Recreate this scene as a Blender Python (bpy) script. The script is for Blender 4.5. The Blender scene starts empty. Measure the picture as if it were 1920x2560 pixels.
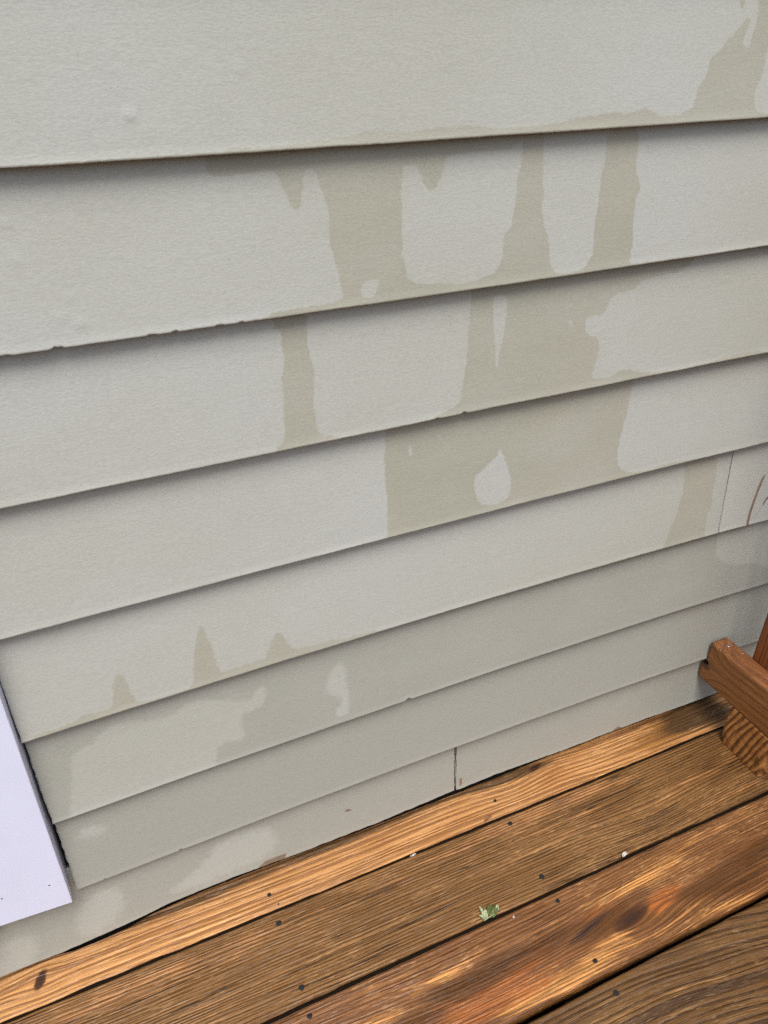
import bpy, math, random
import numpy as np
from mathutils import Matrix, Vector

random.seed(7)
RNG = np.random.default_rng(7)
SC = bpy.context.scene
COL = SC.collection

# ------------------------------------------------------------------ camera
cam_data = bpy.data.cameras.new('camera')
cam = bpy.data.objects.new('camera', cam_data)
COL.objects.link(cam)
# rows: camera right, image down, view direction, in world axes (x along the wall, y into it, z up)
AX = Matrix(((0.914515, -0.404528, -0.004352), (-0.221668, -0.492068, -0.841862), (0.338415, 0.770861, -0.539675)))
rot = Matrix((AX[0], -AX[1], -AX[2])).transposed()
cam.matrix_world = Matrix.Translation((0.0280, -0.7339, 1.1470)) @ rot.to_4x4()
cam_data.sensor_fit = 'VERTICAL'
cam_data.sensor_height = 24.0
cam_data.lens = 24.0 * 1939.1 / 2560.0
cam_data.clip_start = 0.02
cam_data.clip_end = 500.0
SC.camera = cam

# ------------------------------------------------------------------ sky, sun, exposure
SUN_ELEV, SUN_AZ = 64.0, -14.0          # azimuth: degrees from straight out of the wall, towards +x
world = bpy.data.worlds.new('World')
SC.world = world
world.use_nodes = True
wn = world.node_tree
wn.nodes.clear()
sky = wn.nodes.new('ShaderNodeTexSky')
sky.sky_type = 'NISHITA'
sky.sun_disc = False
sky.sun_elevation = math.radians(SUN_ELEV)
sky.sun_rotation = math.radians(180.0 - SUN_AZ)
sky.air_density = 1.0
sky.dust_density = 4.0
sky.ozone_density = 1.0
bg = wn.nodes.new('ShaderNodeBackground')
bg.inputs['Strength'].default_value = 0.09
wo = wn.nodes.new('ShaderNodeOutputWorld')
wn.links.new(sky.outputs[0], bg.inputs['Color'])
wn.links.new(bg.outputs[0], wo.inputs['Surface'])
sun_data = bpy.data.lights.new('sun', 'SUN')
sun_data.energy = 1.5
sun_data.angle = math.radians(32.0)
sun_data.color = (0.95, 0.985, 1.0)
sun = bpy.data.objects.new('sun', sun_data)
COL.objects.link(sun)
e_, a_ = math.radians(SUN_ELEV), math.radians(SUN_AZ)
sun_dir = Vector((math.cos(e_) * math.sin(a_), -math.cos(e_) * math.cos(a_), math.sin(e_)))
sun.rotation_euler = sun_dir.to_track_quat('Z', 'Y').to_euler()
sun.location = (0, -3, 4)
vs = SC.view_settings
vs.view_transform = 'Standard'
vs.look = 'None'
vs.exposure = 0.87
vs.gamma = 1.0
vs.use_curve_mapping = False
SC.cycles.use_denoising = False
SC.cycles.max_bounces = 5
SC.cycles.diffuse_bounces = 2
SC.cycles.glossy_bounces = 2
SC.cycles.caustics_reflective = False
SC.cycles.caustics_refractive = False

# ------------------------------------------------------------------ measured data (metres)
EDGE = [[0.00424, -0.00359, 1.04487], [0.00318, 3e-05, 0.89264], [-0.00635, 0.00576, 0.74326], [-0.01375, 0.01371, 0.58951], [-0.02799, 0.0243, 0.43703], [-0.02719, 0.02652, 0.28606], [-0.02899, 0.02513, 0.14217], [0, 0, 0]]
WET = [
 [(1, [(0.2226, 1.0461), (0.2484, 1.0483), (0.2927, 1.0516), (0.32, 1.0524), (0.3272, 1.0555), (0.3435, 1.056), (0.3526, 1.0546), (0.3838, 1.0531), (0.4111, 1.0567), (0.4262, 1.0546), (0.4389, 1.0564), (0.4518, 1.0547), (0.4781, 1.0518), (0.505, 1.0522), (0.5326, 1.0519), (0.5605, 1.0549), (0.5746, 1.0574), (0.595, 1.0576), (0.6065, 1.0599), (0.6214, 1.0597), (0.6367, 1.0575), (0.6572, 1.0636), (0.6674, 1.0578), (0.6805, 1.0539), (0.6997, 1.0531), (0.7121, 1.0559), (0.721, 1.06), (0.7248, 1.0654), (0.7248, 1.0743), (0.7279, 1.083), (0.735, 1.0882), (0.7367, 1.0958), (0.7361, 1.1066), (0.7493, 1.1127), (0.757, 1.1222), (0.7656, 1.1273), (0.7735, 1.1357), (0.7832, 1.1429), (0.7873, 1.1398), (0.7843, 1.1314), (0.7811, 1.124), (0.7807, 1.1186), (0.7865, 1.1153), (0.791, 1.1174), (0.792, 1.127), (0.7961, 1.1376), (0.7951, 1.1481), (0.7942, 1.1585), (0.7977, 1.1708), (0.8241, 1.171), (0.8264, 1.1374), (0.8175, 1.1181), (0.8178, 1.1049), (0.8178, 1.0916), (0.8122, 1.0793), (0.8095, 1.0691), (0.8118, 1.0599), (0.8191, 1.0514), (0.8352, 1.0496), (0.887, 1.0474), (0.8972, 1.0149), (0.2201, 1.026)]), (1, [(0.7657, 1.1625), (0.768, 1.1523), (0.7717, 1.1502), (0.7751, 1.1564), (0.7753, 1.1625)])],
 [(1, [(0.1847, 1.049), (0.1833, 1.025), (0.2066, 1.0255), (0.2282, 1.026), (0.248, 1.0264), (0.2505, 1.019), (0.2542, 1.0118), (0.2575, 0.9994), (0.2625, 0.9919), (0.267, 0.9915), (0.2705, 0.9984), (0.2721, 1.0084), (0.2742, 1.0183), (0.2766, 1.0251), (0.2829, 1.0261), (0.2847, 1.051)]), (1, [(0.2815, 1.0531), (0.2806, 1.0258), (0.2866, 1.0238), (0.2879, 1.0173), (0.2905, 1.007), (0.2943, 0.9965), (0.2969, 0.9838), (0.2962, 0.969), (0.2971, 0.9559), (0.2988, 0.9457), (0.3027, 0.9319), (0.3043, 0.9204), (0.3062, 0.911), (0.305, 0.9012), (0.2853, 0.9004), (0.2363, 0.8993), (0.2279, 0.8981), (0.2242, 0.8872), (0.3453, 0.8626), (0.5663, 0.8765), (0.671, 0.8825), (0.6671, 0.9016), (0.6698, 0.9065), (0.6691, 0.9339), (0.6683, 0.9517), (0.6675, 0.969), (0.6727, 0.9784), (0.6713, 0.9882), (0.6651, 0.9981), (0.6618, 1.0101), (0.6647, 1.0193), (0.6613, 1.0446), (0.6201, 1.0421), (0.6198, 1.0196), (0.6225, 1.0103), (0.6165, 0.9944), (0.6165, 0.9802), (0.6157, 0.9586), (0.6141, 0.9441), (0.6141, 0.9291), (0.6136, 0.9124), (0.6126, 0.9125), (0.6085, 0.9053), (0.6026, 0.8995), (0.59, 0.8971), (0.5647, 0.8974), (0.5576, 0.9083), (0.5546, 0.9162), (0.5545, 0.9301), (0.5506, 0.9426), (0.5454, 0.9528), (0.5413, 0.9697), (0.5435, 0.9812), (0.5412, 0.9928), (0.5418, 1.0064), (0.5394, 1.0199), (0.5399, 1.0352), (0.5382, 1.0505), (0.5111, 1.0475), (0.513, 1.0367), (0.5152, 1.0192), (0.5115, 1.0084), (0.5079, 0.9953), (0.5088, 0.977), (0.505, 0.9634), (0.5026, 0.9519), (0.4957, 0.9455), (0.4931, 0.9362), (0.4941, 0.9251), (0.4895, 0.9134), (0.4824, 0.908), (0.4679, 0.9048), (0.4536, 0.9016), (0.4365, 0.9016), (0.428, 0.9046), (0.4141, 0.905), (0.3922, 0.9076), (0.3788, 0.9128), (0.3766, 0.9282), (0.3756, 0.9376), (0.373, 0.9378), (0.3761, 0.9547), (0.3738, 0.9617), (0.375, 0.9748), (0.3749, 0.9965), (0.3761, 1.0091), (0.377, 1.0232), (0.3909, 1.0238), (0.3945, 1.0162), (0.3982, 1.0075), (0.4045, 0.9974), (0.411, 0.9969), (0.4163, 1.0041), (0.4216, 1.0144), (0.4243, 1.0238), (0.4282, 1.0292), (0.4413, 1.0297), (0.4653, 1.0297), (0.5119, 1.0303), (0.5101, 1.0518), (0.4326, 1.0555), (0.358, 1.0511)]), (-1, [(0.3279, 0.913), (0.3308, 0.9177), (0.345, 0.9184), (0.3474, 0.9141), (0.3444, 0.9063), (0.3389, 0.9004), (0.3298, 0.9011), (0.3263, 0.9062)])],
 [(1, [(0.2349, 0.8934), (0.2332, 0.8776), (0.2408, 0.8756), (0.2408, 0.8568), (0.2413, 0.842), (0.2372, 0.8277), (0.2356, 0.8077), (0.2347, 0.7871), (0.2343, 0.7659), (0.2311, 0.753), (0.2215, 0.7495), (0.2194, 0.7307), (0.3044, 0.7322), (0.2891, 0.7527), (0.2767, 0.7519), (0.2718, 0.7584), (0.27, 0.7697), (0.269, 0.7886), (0.2706, 0.8067), (0.2728, 0.8319), (0.2688, 0.8451), (0.2689, 0.8599), (0.2689, 0.8744), (0.2717, 0.8907)]), (1, [(0.4622, 0.896), (0.4629, 0.8704), (0.4616, 0.855), (0.4588, 0.8396), (0.4596, 0.8234), (0.4576, 0.8074), (0.4547, 0.7912), (0.4518, 0.7749), (0.4503, 0.7609), (0.441, 0.7554), (0.4256, 0.751), (0.4103, 0.7482), (0.3948, 0.728), (0.6427, 0.7352), (0.9471, 0.7256), (0.9408, 0.7499), (0.8729, 0.7506), (0.8324, 0.7473), (0.7533, 0.7459), (0.7063, 0.7552), (0.6982, 0.7596), (0.6832, 0.7621), (0.6731, 0.7546), (0.6513, 0.7552), (0.6386, 0.7574), (0.6406, 0.7721), (0.6447, 0.7834), (0.6484, 0.7975), (0.6418, 0.8101), (0.631, 0.8131), (0.6236, 0.8185), (0.6218, 0.8371), (0.6423, 0.8371), (0.6523, 0.84), (0.6531, 0.8483), (0.659, 0.8573), (0.667, 0.8618), (0.6882, 0.8606), (0.701, 0.8702), (0.7253, 0.8743), (0.769, 0.8749), (0.7987, 0.9068)]), (-1, [(0.4913, 0.8732), (0.4941, 0.8798), (0.5109, 0.8785), (0.5101, 0.859), (0.5082, 0.8432), (0.5052, 0.8247), (0.5016, 0.8087), (0.5005, 0.7949), (0.4967, 0.7969), (0.496, 0.8179), (0.4939, 0.8372), (0.4918, 0.8561)]), (-1, [(0.5975, 0.8377), (0.6003, 0.8364), (0.604, 0.8284), (0.6011, 0.8274)])],
 [(1, [(0.3596, 0.7705), (0.3583, 0.7325), (0.3543, 0.6902), (0.3572, 0.646), (0.3523, 0.561), (0.5538, 0.5414), (1.0011, 0.5719), (0.9948, 0.5964), (0.9457, 0.5876), (0.8768, 0.591), (0.81, 0.598), (0.7681, 0.5963), (0.7391, 0.5974), (0.7221, 0.603), (0.7087, 0.6131), (0.7045, 0.6316), (0.7058, 0.6521), (0.7096, 0.6683), (0.7134, 0.6844), (0.7147, 0.704), (0.7164, 0.7199), (0.7183, 0.734), (0.7151, 0.7685)]), (-1, [(0.5151, 0.6833), (0.512, 0.6728), (0.502, 0.6653), (0.492, 0.6578), (0.4819, 0.6519), (0.478, 0.6414), (0.4807, 0.6242), (0.4861, 0.6094), (0.4967, 0.6041), (0.5179, 0.6016), (0.5318, 0.6086), (0.5338, 0.6285), (0.5302, 0.6493), (0.5225, 0.6673)]), (-1, [(0.3874, 0.719), (0.3855, 0.7089), (0.3889, 0.6985), (0.3929, 0.6952), (0.391, 0.7077)])],
 [(1, [(0.8432, 0.5959), (0.8508, 0.5596), (0.8529, 0.5359), (0.8495, 0.5169), (0.8482, 0.4988), (0.8383, 0.477), (0.8347, 0.4573), (0.828, 0.4424), (0.826, 0.4131), (0.9211, 0.4124), (0.9139, 0.436), (0.9119, 0.4578), (0.9116, 0.4829), (0.9191, 0.481), (0.9131, 0.5216), (0.9177, 0.5444), (0.9011, 0.6144)]), (1, [(-0.102, 0.4377), (-0.0908, 0.442), (-0.0707, 0.4408), (-0.049, 0.4445), (-0.0374, 0.4499), (-0.0248, 0.447), (-0.0069, 0.4456), (-0.003, 0.4692), (0.0047, 0.4944), (0.013, 0.4895), (0.0158, 0.4762), (0.0183, 0.4538), (0.0231, 0.4428), (0.0649, 0.4412), (0.0897, 0.4439), (0.0938, 0.465), (0.0978, 0.4957), (0.1054, 0.5175), (0.1133, 0.5326), (0.117, 0.5101), (0.1213, 0.491), (0.1225, 0.4691), (0.1256, 0.4496), (0.1544, 0.4539), (0.1815, 0.4515), (0.1905, 0.4632), (0.1936, 0.4768), (0.2025, 0.4883), (0.2082, 0.4845), (0.2143, 0.4696), (0.2208, 0.4563), (0.2378, 0.4522), (0.2635, 0.4527), (0.296, 0.4492), (0.3495, 0.4465), (0.3485, 0.4235), (0.105, 0.42), (-0.1067, 0.4179)])],
 [(1, [(-0.3579, 0.246), (1.945, 0.1932), (1.6712, 0.6088), (-0.2832, 0.4762)]), (-1, [(-0.0708, 0.3632), (-0.0673, 0.3796), (-0.06, 0.3879), (-0.0403, 0.3909), (-0.0298, 0.4017), (-0.0147, 0.4086), (0.0129, 0.4067), (0.0285, 0.3985), (0.0513, 0.3968), (0.0638, 0.4014), (0.0766, 0.4079), (0.0973, 0.4074), (0.123, 0.3973), (0.158, 0.3797), (0.1698, 0.3988), (0.1793, 0.3991), (0.1806, 0.3828), (0.1722, 0.366), (0.1626, 0.3658), (0.1465, 0.3642), (0.1405, 0.3422), (0.145, 0.3278), (0.1374, 0.3185), (0.1131, 0.3269), (0.1017, 0.313), (0.0966, 0.2538), (-0.0394, 0.2546), (-0.0957, 0.2626), (-0.0836, 0.3113)]), (-1, [(0.2612, 0.3639), (0.2775, 0.3984), (0.2943, 0.3963), (0.2947, 0.3511), (0.2971, 0.3076), (0.2807, 0.3013), (0.271, 0.3138), (0.2902, 0.3361), (0.2702, 0.348)]), (-1, [(0.958, 0.425), (0.9587, 0.3984), (0.9648, 0.3742), (0.9906, 0.3567), (1.0137, 0.3463), (1.0576, 0.3408), (1.0961, 0.3153), (1.179, 0.3035), (1.1352, 0.4471), (0.9488, 0.45)])],
 [(1, [(-0.4067, 0.0994), (2.2926, -0.29), (1.6712, 0.6088), (-0.2832, 0.4762)]), (-1, [(-0.0895, 0.2329), (-0.0826, 0.2447), (-0.0693, 0.2454), (-0.051, 0.2329), (-0.0612, 0.227), (-0.0789, 0.2273)])],
 [(1, [(-0.5618, -0.2189), (3.0909, -1.3994), (1.811, 0.4145), (-0.3542, 0.3785)]), (-1, [(-0.2557, 0.0137), (-0.2419, 0.0672), (-0.2137, 0.0741), (-0.1953, 0.0764), (-0.1831, 0.0645), (-0.1842, 0.0339), (-0.1965, 0.0209), (-0.223, 0.0123)]), (-1, [(-0.1325, 0.0422), (-0.1242, 0.0733), (-0.1175, 0.0895), (-0.0994, 0.1012), (-0.0709, 0.1094), (-0.0582, 0.0843), (-0.0659, 0.0528), (-0.0793, 0.0348), (-0.1009, 0.0246), (-0.1233, 0.0256)]), (-1, [(0.0003, 0.0496), (0.016, 0.0613), (0.0458, 0.0754), (0.0661, 0.0948), (0.0869, 0.1188), (0.1219, 0.1179), (0.1572, 0.1122), (0.1706, 0.0848), (0.1661, 0.0611), (0.1495, 0.0463), (0.1232, 0.0423), (0.0867, 0.0416), (0.051, 0.041), (0.0231, 0.0414)])],
]
BROWN = [
 [],
 [],
 [],
 [],
 [[(1.0233, 0.5237), (1.0211, 0.514), (1.0175, 0.5006), (1.0143, 0.4883), (1.0113, 0.472), (1.0087, 0.4566), (1.0079, 0.4339), (1.0032, 0.4337), (1.0031, 0.4473), (1.0043, 0.4617), (1.0069, 0.477), (1.0103, 0.4919), (1.0131, 0.5055), (1.0166, 0.5163)], [(1.0409, 0.48), (1.0362, 0.4767), (1.0334, 0.4718), (1.0313, 0.4657), (1.0342, 0.4656), (1.037, 0.4723), (1.0421, 0.4753)]],
 [],
 [],
 [[(0.1264, 0.0234), (0.1367, 0.0321), (0.1487, 0.0388), (0.1636, 0.0386), (0.1806, 0.0383), (0.1774, 0.0256), (0.1654, 0.0198), (0.1389, 0.019)], [(0.2823, 0.0805), (0.2873, 0.0842), (0.2941, 0.0788), (0.2889, 0.0782)], [(0.5434, 0.029), (0.5535, 0.0295), (0.5622, 0.0313), (0.574, 0.028), (0.5653, 0.024), (0.5508, 0.0227)], [(0.49, 0.0557), (0.4947, 0.0551), (0.494, 0.0418), (0.4906, 0.0366)], [(0.8107, 0.0286), (0.8231, 0.0347), (0.8319, 0.0282), (0.8194, 0.0221)], [(0.9139, 0.0231), (0.9275, 0.0245), (0.9312, 0.0189), (0.9202, 0.0182)]],
]
CHIPS = [(1, 0.0282, 0.002, 0.005), (1, -0.0183, 0.001, 0.008), (1, 0.113, 0.001, 0.004), (1, 0.1336, 0.0012, 0.003), (1, 0.1773, 0.001, 0.004), (1, 0.1979, 0.001, 0.003), (2, 0.4551, 0.0022, 0.0035), (2, 0.4194, 0.0012, 0.003), (5, 0.388, 0.003, 0.004), (6, 0.0303, 0.003, 0.004), (6, -0.0746, 0.0015, 0.002)]
BLISTERS = [(0, 0.1257, 1.0779, 0.006, 0.0012), (0, 0.2214, 1.1086, 0.006, 0.0007), (1, 0.0517, 0.9135, 0.007, 0.0008), (1, 0.0384, 0.9205, 0.006, 0.0005), (1, 0.0478, 0.9366, 0.006, 0.0005), (1, 0.011, 1.0022, 0.006, 0.0008), (0, 0.0928, 1.1426, 0.003, 0.0006), (1, 0.0126, 0.9721, 0.006, 0.0007)]
NAILS = [(0.1408, -0.0765), (0.1425, -0.1774), (0.1406, -0.2166), (0.5478, -0.0715), (0.5428, -0.1741), (0.5424, -0.2176), (0.5398, -0.3149), (0.5406, -0.3616)]
HOLES = [(0.1407, -0.0269), (0.1493, -0.0473), (0.5482, -0.0216)]

# ------------------------------------------------------------------ small numeric helpers
def vnoise(x, y, seed=0):
    """smooth value noise in -1..1 for numpy arrays"""
    def h(i, j):
        n = np.sin(i * 127.1 + j * 311.7 + seed * 74.7) * 43758.5453
        return n - np.floor(n)
    x = np.asarray(x, float); y = np.asarray(y, float) + 0 * x
    i, j = np.floor(x), np.floor(y)
    u, v = x - i, y - j
    u = u * u * (3 - 2 * u); v = v * v * (3 - 2 * v)
    a = h(i, j) * (1 - u) + h(i + 1, j) * u
    b = h(i, j + 1) * (1 - u) + h(i + 1, j + 1) * u
    return (a * (1 - v) + b * v) * 2 - 1

def fbm(x, y, seed=0, n=3):
    s, a, f = 0, 1.0, 1.0
    for k in range(n):
        s = s + a * vnoise(x * f, y * f, seed + k * 3.1); a *= .5; f *= 2.1
    return s

def poly_sdf(px, pz, poly):
    """signed distance to a polygon, positive inside"""
    P = np.array(poly); Q = np.roll(P, -1, 0)
    d = np.full(px.shape, 1e9); ins = np.zeros(px.shape, bool)
    for (x0, z0), (x1, z1) in zip(P, Q):
        ex, ez = x1 - x0, z1 - z0
        L2 = ex * ex + ez * ez + 1e-18
        t = np.clip(((px - x0) * ex + (pz - z0) * ez) / L2, 0, 1)
        d = np.minimum(d, (px - x0 - t * ex) ** 2 + (pz - z0 - t * ez) ** 2)
        if abs(ez) > 1e-12:
            c = ((z0 > pz) != (z1 > pz)) & (px < ex * (pz - z0) / ez + x0)
            ins ^= c
    d = np.sqrt(d)
    return np.where(ins, d, -d)

def smooth_poly(poly, n=1):
    P = np.array(poly)
    for _ in range(n):
        Q = np.roll(P, -1, 0)
        P = np.stack([P * .75 + Q * .25, P * .25 + Q * .75], 1).reshape(-1, 2)
    return P

def steps(a, b, fine, f0, f1, coarse):
    """x stations: fine between f0 and f1, coarse outside"""
    xs = []
    if f0 > a: xs += list(np.linspace(a, f0, max(2, int((f0 - a) / coarse) + 1))[:-1])
    s, t = max(a, f0), min(b, f1)
    xs += list(np.linspace(s, t, max(2, int((t - s) / fine) + 1)))
    if f1 < b: xs += list(np.linspace(f1, b, max(2, int((b - f1) / coarse) + 1))[1:])
    return np.array(xs)

# ------------------------------------------------------------------ object helpers
def link(o, parent=None):
    COL.objects.link(o)
    if parent is not None: o.parent = parent
    return o

def tag(o, label, cat, group=None):
    o['label'] = label; o['category'] = cat
    if group: o['group'] = group
    return o

def thing(name, label, cat, loc=(0, 0, 0), group=None):
    o = bpy.data.objects.new(name, None); o.empty_display_size = .05
    link(o); o.location = loc
    return tag(o, label, cat, group)

def mesh_np(name, V, quads, ngons=(), mat=None, parent=None, attrs=None, smooth=True):
    V = np.asarray(V, np.float32); quads = np.asarray(quads, np.int32).reshape(-1, 4)
    me = bpy.data.meshes.new(name)
    idx = [quads.ravel()] + [np.asarray(n, np.int32) for n in ngons]
    loops = np.concatenate(idx)
    tot = np.concatenate([np.full(len(quads), 4, np.int32), np.array([len(n) for n in ngons], np.int32)])
    start = np.concatenate([[0], np.cumsum(tot)[:-1]]).astype(np.int32)
    me.vertices.add(len(V)); me.vertices.foreach_set('co', V.ravel())
    me.loops.add(len(loops)); me.loops.foreach_set('vertex_index', loops)
    me.polygons.add(len(tot)); me.polygons.foreach_set('loop_start', start); me.polygons.foreach_set('loop_total', tot)
    if smooth:
        sm = np.ones(len(tot), bool); sm[len(quads):] = False
        me.polygons.foreach_set('use_smooth', sm)
    for k, a in (attrs or {}).items():
        a = np.asarray(a, np.float32)
        if a.ndim == 1:
            at = me.attributes.new(k, 'FLOAT', 'POINT'); at.data.foreach_set('value', a)
        else:
            at = me.attributes.new(k, 'FLOAT_VECTOR', 'POINT'); at.data.foreach_set('vector', a.ravel())
    me.update(calc_edges=True); me.validate()
    if mat: me.materials.append(mat)
    o = bpy.data.objects.new(name, me)
    return link(o, parent)

def loft(name, V, mat=None, parent=None, attrs=None):
    """V: (columns, profile points, 3) closed profile swept along columns, capped"""
    n, m, _ = V.shape
    i = np.arange(n - 1)[:, None]; j = np.arange(m)[None, :]; j2 = (j + 1) % m
    q = np.stack([i * m + j, (i + 1) * m + j, (i + 1) * m + j2, i * m + j2], -1).reshape(-1, 4)
    caps = [list(range(m)), [(n - 1) * m + k for k in range(m - 1, -1, -1)]]
    A = {k: (a.reshape(n * m, 3) if a.ndim == 3 else a.ravel()) for k, a in (attrs or {}).items()}
    return mesh_np(name, V.reshape(-1, 3), q, caps, mat, parent, A)

def mesh_py(name, verts, faces, mat=None, parent=None, smooth=False):
    me = bpy.data.meshes.new(name); me.from_pydata(verts, [], faces); me.update()
    if smooth:
        for p in me.polygons: p.use_smooth = True
    if mat: me.materials.append(mat)
    return link(bpy.data.objects.new(name, me), parent)

def bevel_box(name, x0, x1, y0, y1, z0, z1, mat=None, parent=None, bevel=.002, seg=2):
    v = [(x, y, z) for x in (x0, x1) for y in (y0, y1) for z in (z0, z1)]
    f = [(0, 1, 3, 2), (4, 6, 7, 5), (0, 4, 5, 1), (2, 3, 7, 6), (0, 2, 6, 4), (1, 5, 7, 3)]
    o = mesh_py(name, v, f, mat, parent)
    if bevel:
        b = o.modifiers.new('bevel', 'BEVEL'); b.width = bevel; b.segments = seg; b.limit_method = 'NONE'
    return o

# ------------------------------------------------------------------ node helpers
class NT:
    def __init__(s, name):
        s.m = bpy.data.materials.new(name); s.m.use_nodes = True
        s.t = s.m.node_tree; s.t.nodes.clear()
        s.out = s.t.nodes.new('ShaderNodeOutputMaterial')
        s.b = s.t.nodes.new('ShaderNodeBsdfPrincipled')
        s.t.links.new(s.b.outputs[0], s.out.inputs[0])
    def n(s, kind): return s.t.nodes.new('ShaderNode' + kind)
    def put(s, sock, v):
        if isinstance(v, bpy.types.NodeSocket): s.t.links.new(v, sock)
        elif v is not None:
            if isinstance(v, (tuple, list)) and len(v) == 3 and sock.type == 'RGBA': v = (*v, 1)
            sock.default_value = v
    def attr(s, name, vec=False):
        a = s.n('Attribute'); a.attribute_name = name
        return a.outputs['Vector'] if vec else a.outputs['Fac']
    def coord(s): return s.n('TexCoord').outputs['Object']
    def math(s, op, a, b=None, c=None, clamp=False):
        m = s.n('Math'); m.operation = op; m.use_clamp = clamp
        s.put(m.inputs[0], a)
        if b is not None: s.put(m.inputs[1], b)
        if c is not None: s.put(m.inputs[2], c)
        return m.outputs[0]
    def add(s, a, b): return s.math('ADD', a, b)
    def sub(s, a, b): return s.math('SUBTRACT', a, b)
    def mul(s, a, b, clamp=False): return s.math('MULTIPLY', a, b, clamp=clamp)
    def vmul(s, v, k):
        m = s.n('VectorMath'); m.operation = 'MULTIPLY'; s.put(m.inputs[0], v); s.put(m.inputs[1], k); return m.outputs[0]
    def vadd(s, v, k):
        m = s.n('VectorMath'); m.operation = 'ADD'; s.put(m.inputs[0], v); s.put(m.inputs[1], k); return m.outputs[0]
    def sep(s, v):
        x = s.n('SeparateXYZ'); s.put(x.inputs[0], v); return x.outputs
    def com(s, x, y, z):
        c = s.n('CombineXYZ'); s.put(c.inputs[0], x); s.put(c.inputs[1], y); s.put(c.inputs[2], z); return c.outputs[0]
    def noise(s, v, scale=1.0, detail=2.0, rough=.5):
        t = s.n('TexNoise'); s.put(t.inputs['Vector'], v)
        t.inputs['Scale'].default_value = scale; t.inputs['Detail'].default_value = detail; t.inputs['Roughness'].default_value = rough
        return t.outputs['Fac']
    def step(s, v, a, b):
        r = s.n('MapRange'); r.interpolation_type = 'SMOOTHSTEP'
        s.put(r.inputs[0], v); s.put(r.inputs[1], a); s.put(r.inputs[2], b); return r.outputs[0]
    def mix(s, f, a, b, mode='MIX'):
        m = s.n('Mix'); m.data_type = 'RGBA'; m.blend_type = mode
        s.put(m.inputs[0], f); s.put(m.inputs[6], a); s.put(m.inputs[7], b); return m.outputs[2]
    def bump(s, h, dist, strength=1.0, normal=None):
        b = s.n('Bump'); s.put(b.inputs['Height'], h); b.inputs['Distance'].default_value = dist; b.inputs['Strength'].default_value = strength
        if normal is not None: s.put(b.inputs['Normal'], normal)
        return b.outputs[0]
    def done(s, color=None, rough=.6, normal=None, spec=None, metal=None):
        if color is not None: s.put(s.b.inputs['Base Color'], color)
        s.put(s.b.inputs['Roughness'], rough)
        if normal is not None: s.put(s.b.inputs['Normal'], normal)
        if spec is not None: s.put(s.b.inputs['Specular IOR Level'], spec)
        if metal is not None: s.put(s.b.inputs['Metallic'], metal)
        return s.m

# ------------------------------------------------------------------ materials
def mat_siding(name='painted_siding', pale=0.0):
    t = NT(name)
    co = t.coord()
    wet_d, soft, amt, brn = t.attr('wet'), t.attr('soft'), t.attr('amount'), t.attr('brown')
    edge_n = t.noise(co, 130, 3)
    edge_f = t.noise(t.vmul(co, (420, 420, 700)), 1, 2)
    d = t.add(t.add(wet_d, t.mul(t.sub(edge_n, .5), t.add(t.mul(soft, 2.0), .0035))), t.mul(t.sub(edge_f, .5), .0022))
    m = t.step(d, t.mul(soft, -1.0), soft)
    # blotchy drying inside the damp patches
    blot = t.noise(t.vmul(co, (7, 7, 13)), 1, 3)
    m = t.mul(m, t.mul(t.add(t.mul(blot, .9), .52), amt), clamp=True)
    low = t.step(soft, .0024, .0036)
    m = t.add(t.mul(m, t.sub(1.0, t.mul(low, .18))), t.mul(low, .18))
    big = t.noise(t.vmul(co, (1.9, 1.9, 4.0)), 1, 3)
    dry = t.mix(t.step(big, .25, .75), tuple(k + pale for k in C_DRY_A), tuple(k + pale * 1.3 for k in C_DRY_B))
    wetc = t.mix(t.step(t.noise(t.vmul(co, (4, 4, 5)), 1, 2), .3, .7), C_WET_A, C_WET_B)
    wetc = t.mix(t.mul(low, .8), wetc, C_DAMP)
    c = t.mix(m, dry, wetc)
    # fibre grain pressed into the board, running along it
    g1 = t.noise(t.vmul(co, (250, 250, 520)), 1, 2, .6)
    g3 = t.noise(t.vmul(co, (38, 38, 260)), 1, 2, .6)
    grain = t.add(t.mul(g1, .95), t.mul(g3, .28))
    c = t.mix(1.0, c, t.mix(t.step(grain, .38, .86), (.93, .93, .925), (1.045, 1.045, 1.045)), 'MULTIPLY')
    # faint grime specks
    sp = t.step(t.noise(co, 260, 1), .745, .79)
    c = t.mix(t.mul(sp, .22), c, (.20, .18, .15))
    # bare brown board where the paint is gone, plus painted lap shade
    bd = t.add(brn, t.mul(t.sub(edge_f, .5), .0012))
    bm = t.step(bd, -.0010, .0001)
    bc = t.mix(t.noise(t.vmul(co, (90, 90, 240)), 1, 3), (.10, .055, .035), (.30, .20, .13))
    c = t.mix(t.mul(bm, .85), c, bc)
    nrm = t.bump(grain, .0007, .30)
    r = t.add(t.mul(m, -.10), .62)
    return t.done(c, r, nrm, .35)

C_DRY_A, C_DRY_B = (.462, .458, .388), (.498, .500, .455)
C_DAMP = (.378, .378, .330)
C_WET_A, C_WET_B = (.396, .388, .304), (.422, .404, .322)

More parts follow.
